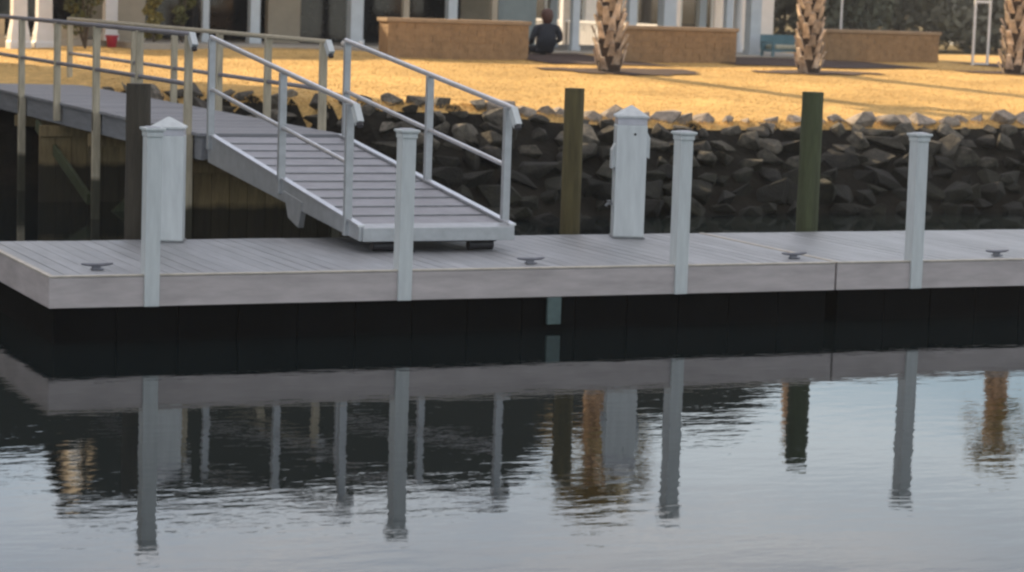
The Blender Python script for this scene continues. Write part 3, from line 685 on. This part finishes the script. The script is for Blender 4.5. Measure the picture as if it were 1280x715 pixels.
# sunlit white neighbour
gh = empty('guest_house', (33.6, 66, 1.2), label='sunlit white house with porch rails seen between the pavilion columns', cat='house')
MB().box(0, 1.7, -6, 12, 0, 3.4).build('wall', M['white'], gh)
mb = MB(); mb.add([(-1.8, -6.5, 3.42), (2.1, -6.5, 3.42), (2.1, 12.5, 3.42), (-1.8, 12.5, 3.42), (.3, -5, 4.5), (.3, 11, 4.5)], [(3, 2, 1, 0), (0, 1, 4), (1, 2, 5, 4), (2, 3, 5), (3, 0, 4, 5)]); mb.build('roof', M['roof'], gh)
for y_ in (-4.6, -1.8, 1.0, 3.8, 6.6, 9.4):
    f = MB().box(-.05, -.003, y_ - .95, y_ + .95, .75, 2.5).build('window', M['bluewhite'], gh)
    MB().box(-.07, -.052, y_ - .85, y_ + .85, .85, 2.4).build('pane', M['glass'], f)
MB().box(-1.5, -1.42, -6, 12, .95, 1.02).box(-1.5, -1.42, -6, 12, .2, .26).build('rail', M['white'], gh)
mb = MB()
for k in range(90): mb.box(-1.485, -1.435, -5.9 + k * .2, -5.85 + k * .2, .262, .948)
mb.build('baluster', M['white'], gh)
for k in range(6): MB().box(-1.6, -1.35, -6 + k * 3.55, -5.75 + k * 3.55, -.2, 3.3).build('column', M['white'], gh)

# ------------------------------------------------------------------ small things by the porch
def pot(x, y, z, label):
    t = empty('flower_pot', (x, y, z), label=label, cat='flower pot')
    MB().lathe([(.075, 0), (.085, .01), (.115, .20), (.13, .205), (.13, .235), (.105, .235), (.10, .20)], n=20).build('pot_body', M['red'], t, True)
    MB().lathe([(.099, .195), (.05, .205), (.01, .21)], n=14).build('soil', M['mulch'], t)
pot(12.02, 45.2, zt(12.02, 45.2), 'small red glazed pot on the lawn edge beside the white pilaster')
for x, lab in ((16.33, 'white globe garden light, left one of two by the porch edge'), (16.68, 'white globe garden light, right one of two by the porch edge')):
    t = empty('garden_light', (x, 44.1, 1.78), label=lab, cat='garden light', group='globe lights at the porch edge')
    MB().lathe([(.03, 0), (.03, .03), (.02, .035)], n=12).build('base', M['galv'], t)
    MB().lathe([(.01, .035), (.04, .05), (.055, .085), (.04, .12), (.005, .135)], n=16).build('globe', M['white'], t, True)
t = empty('patio_bench', (26.9, 44.9, 1.76), label='low teal garden bench with pale cushions left of the middle palm', cat='bench')
MB().box(-.62, .62, -.25, .25, .12, .17).build('seat', M['teal'], t)
MB().box(-.62, .62, .25, .29, .17, .48).build('backrest', M['teal'], t)
for sx in (-.6, .6):
    MB().box(sx - .03, sx + .03, -.25, .25, .30, .34).build('armrest', M['teal'], t)
    for sy in (-.23, .23): MB().box(sx - .025, sx + .025, sy - .025, sy + .025, 0, .30).build('leg', M['teal'], t)
for sx in (-.28, .28): MB().box(sx - .25, sx + .25, -.22, .22, .172, .27).build('cushion', M['cushion'], t, bevel=.03)
t = empty('display_stand', (30.45, 43.0, zt(30.4, 43)), label='tall narrow white frame of two uprights right of the right block wall', cat='stand')
for sx in (-.19, .19): MB().box(sx - .022, sx + .022, -.022, .022, 0, 1.40).build('upright', M['white'], t)
MB().box(-.167, .167, -.02, .02, 1.33, 1.385).build('top_bar', M['white'], t)
MB().box(-.167, .167, -.02, .02, .02, .05).build('bottom_bar', M['white'], t)
t = empty('cream_post', (30.65, 42.2, zt(30.6, 42.2)), label='short cream post with rounded top behind the right palm', cat='post')
MB().box(-.08, .08, -.07, .07, .12, .74).lathe([(.09, .74), (.09, .78), (.05, .82), (.01, .83)], n=14).build('shaft', M['beigepaint'], t)
MB().box(-.12, .12, -.12, .12, 0, .119).build('base', M['cap'], t)
t = empty('white_pole', (28.3, 45.2, 1.74), label='thin white pole just right of the middle palm trunk', cat='pole')
MB().tube([(0, 0, 0), (0, 0, 1.5)], .024, 10).build('shaft', M['white'], t, True); MB().lathe([(.024, 1.5), (.035, 1.52), (.01, 1.55)], n=10).build('finial', M['white'], t)

# boats far across the marsh
def hull(L, b, d):
    mb = MB(); n = 12; k = 0
    for i in range(n + 1):
        t = i / n; w_ = b * (1 - t ** 3 * .97) / 2; x = L * t; zz = d + .12 * t * t
        mb.v += [(x, -w_, zz), (x, -w_ * .75, .05 + .25 * t ** 3), (x, 0, .25 * t ** 3), (x, w_ * .75, .05 + .25 * t ** 3), (x, w_, zz)]
    for i in range(n):
        for j in range(4): a = i * 5 + j; mb.f.append((a, a + 5, a + 6, a + 1))
        mb.f.append((i * 5 + 4, i * 5 + 9, i * 5 + 5, i * 5))
    mb.f.append((0, 1, 2, 3, 4)); return mb
t = empty('white_skiff', (76, 110, 1.05), R(-20), label='small white skiff lying at the far edge of the field', cat='boat')
hull(2.6, 1.0, .38).build('hull', M['boat'], t, True); MB().box(.5, .75, -.42, .42, .40, .44).box(1.3, 1.5, -.4, .4, .43, .47).build('bench_seat', M['bluewhite'], t)
t = empty('white_motorboat', (77.5, 106, 1.0), R(70), label='white motorboat with a cabin, seen inside the white frame', cat='boat')
hull(2.2, .9, .45).build('hull', M['boat'], t, True); MB().box(.4, 1.2, -.32, .32, .5, .86).build('cabin', M['white'], t, bevel=.04); MB().box(.36, .399, -.25, .25, .6, .8).build('window', M['glass'], t)

# ------------------------------------------------------------------ seated person, seen from behind
def skinned(name, verts, edges, radii, m_, parent, levels=2, root=0):
    me = bpy.data.meshes.new(name); me.from_pydata(verts, edges, []); o = bpy.data.objects.new(name, me); C.objects.link(o); o.parent = parent
    sk = o.modifiers.new('skin', 'SKIN'); sk.use_smooth_shade = True; sk.branch_smoothing = .6
    for i, r_ in enumerate(radii): me.skin_vertices[0].data[i].radius = r_ if isinstance(r_, tuple) else (r_, r_)
    me.skin_vertices[0].data[root].use_root = True
    ss = o.modifiers.new('sub', 'SUBSURF'); ss.levels = levels; ss.render_levels = levels
    me.materials.append(m_); return o
pr = empty('person', (20.34, 43.35, 1.735), label='person seated on the patio edge seen from behind, dark clothes and reddish brown hair', cat='person'); pr.scale = (1.38, 1.15, 1.12)
V = [(0, 0, .13), (0, .01, .31), (0, 0, .50), (0, .02, .56), (0, .03, .62)]; Rr = [(.21, .15), (.17, .12), (.19, .11), (.06, .055), (.05, .05)]; Ed = [(0, 1), (1, 2), (2, 3), (3, 4)]
for s_ in (-1, 1):
    k = len(V); V += [(s_ * .17, 0, .50), (s_ * .225, .03, .27), (s_ * .16, .24, .20), (s_ * .12, .32, .20)]; Rr += [.062, .045, .034, .026]
    Ed += [(2, k), (k, k + 1), (k + 1, k + 2), (k + 2, k + 3)]
    k = len(V); V += [(s_ * .10, .08, .09), (s_ * .13, .46, .11), (s_ * .13, .55, -.28), (s_ * .13, .68, -.32)]; Rr += [.085, .06, .045, .035]
    Ed += [(0, k), (k, k + 1), (k + 1, k + 2), (k + 2, k + 3)]
bd = skinned('body', V, Ed, Rr, M['navy'], pr)
mb = MB().lathe([(.004, -.115), (.045, -.105), (.065, -.06), (.075, 0), (.078, .04), (.06, .09), (.03, .112), (.004, .118)], (0, .035, .695), 20); mb.lathe([(.045, .0), (.04, .1)], (0, .03, .54), 14)
mb.lathe([(.004, 0), (.011, .01), (.004, .02)], (0, .113, .675), 8); mb.lathe([(.002, -.02), (.012, 0), (.002, .02)], (-.078, .035, .685), 8); mb.lathe([(.002, -.02), (.012, 0), (.002, .02)], (.078, .035, .685), 8)
mb.build('head', M['skin'], pr, True)
MB().lathe([(.05, -.14), (.075, -.10), (.09, -.03), (.092, .03), (.078, .085), (.045, .118), (.005, .128)], (0, .015, .70), 20).build('hair', M['hair'], pr, True)
for s_ in (-1, 1):
    V = [(s_ * .12, .32, .20), (s_ * .115, .38, .20)]; Ed = [(0, 1)]; Rr = [.022, .030]
    for q, (dx, L) in enumerate(((-.026, .07), (-.009, .08), (.009, .075), (.026, .06))):
        k = len(V); x = s_ * .115 + dx; V += [(x, .40, .20), (x, .40 + L * .55, .19), (x, .40 + L, .17)]; Rr += [.010, .009, .008]; Ed += [(1, k), (k, k + 1), (k + 1, k + 2)]
    k = len(V); V += [(s_ * .08, .37, .195), (s_ * .065, .40, .185)]; Rr += [.011, .009]; Ed += [(1, k), (k, k + 1)]
    skinned('hand', V, Ed, Rr, M['skin'], pr, 1)

# ------------------------------------------------------------------ unseen building added left of the view to shade the dock
ang = SAZ
ax_t = Vector((math.sin(SAZ), math.cos(SAZ), 0)); ax_p = Vector((math.cos(SAZ), -math.sin(SAZ), 0))
P1, T0, T1, BH = 22.9, 37.0, 49.0, 16.6
org = ax_p * P1 + ax_t * T0
nb = empty('shade_building', (org.x, org.y, 1.2), -SAZ * -1 if 0 else math.atan2(ax_p.y, ax_p.x), label='unseen tall beige building added at the left to shade the dock', cat='building')
MB().box(-27, 0, 0, T1 - T0, -1, BH - 1.2).build('wall', M['stucco'], nb)
MB().box(-27.4, .25, -.3, T1 - T0 + .3, BH - 1.198, BH - .8).build('roof', M['roof'], nb)
for fl in range(4):
    for k in range(8):
        f = MB().box(-25.4 + k * 3.2, -23.6 + k * 3.2, -.06, -.003, 1 + fl * 3.3, 2.6 + fl * 3.3).build('window', M['white'], nb)
        MB().box(-25.3 + k * 3.2, -23.7 + k * 3.2, -.08, -.062, 1.1 + fl * 3.3, 2.5 + fl * 3.3).build('pane', M['glass'], f)

# ------------------------------------------------------------------ labels that would repeat get their order from left to right
by = {}
for o in list(C.objects):
    if o.parent is None and 'label' in o and o.name.split('.')[0] in ('riprap_boulder', 'broadleaf_tree'): by.setdefault(o['label'], []).append(o)
ORD = ['leftmost', 'second from left', 'third from left', 'fourth from left', 'fifth from left', 'sixth from left', 'seventh from left', 'eighth from left']
for k_, l in by.items():
    l.sort(key=lambda o: o.location.x / o.location.y)
    if len(l) > 1:
        for i, o in enumerate(l): o['label'] = k_ + ', ' + (ORD[min(i, 7)] if i < len(l) - 1 or len(l) > 8 else 'rightmost')

# ------------------------------------------------------------------ haze: thin even air round the whole scene
hm = bpy.data.materials.new('thin_evening_haze'); hm.use_nodes = True; ht = hm.node_tree
ht.nodes.remove(ht.nodes['Principled BSDF']); pv_ = ht.nodes.new('ShaderNodeVolumePrincipled')
pv_.inputs['Color'].default_value = (.86, .90, .95, 1); pv_.inputs['Density'].default_value = .0004; pv_.inputs['Anisotropy'].default_value = 0
ht.links.new(pv_.outputs[0], ht.nodes['Material Output'].inputs['Volume'])
tag(MB().box(-1700, 1700, -400, 2700, -2.6, 18.0).build('haze', hm), 'thin pale haze over the water and field', kind='stuff')
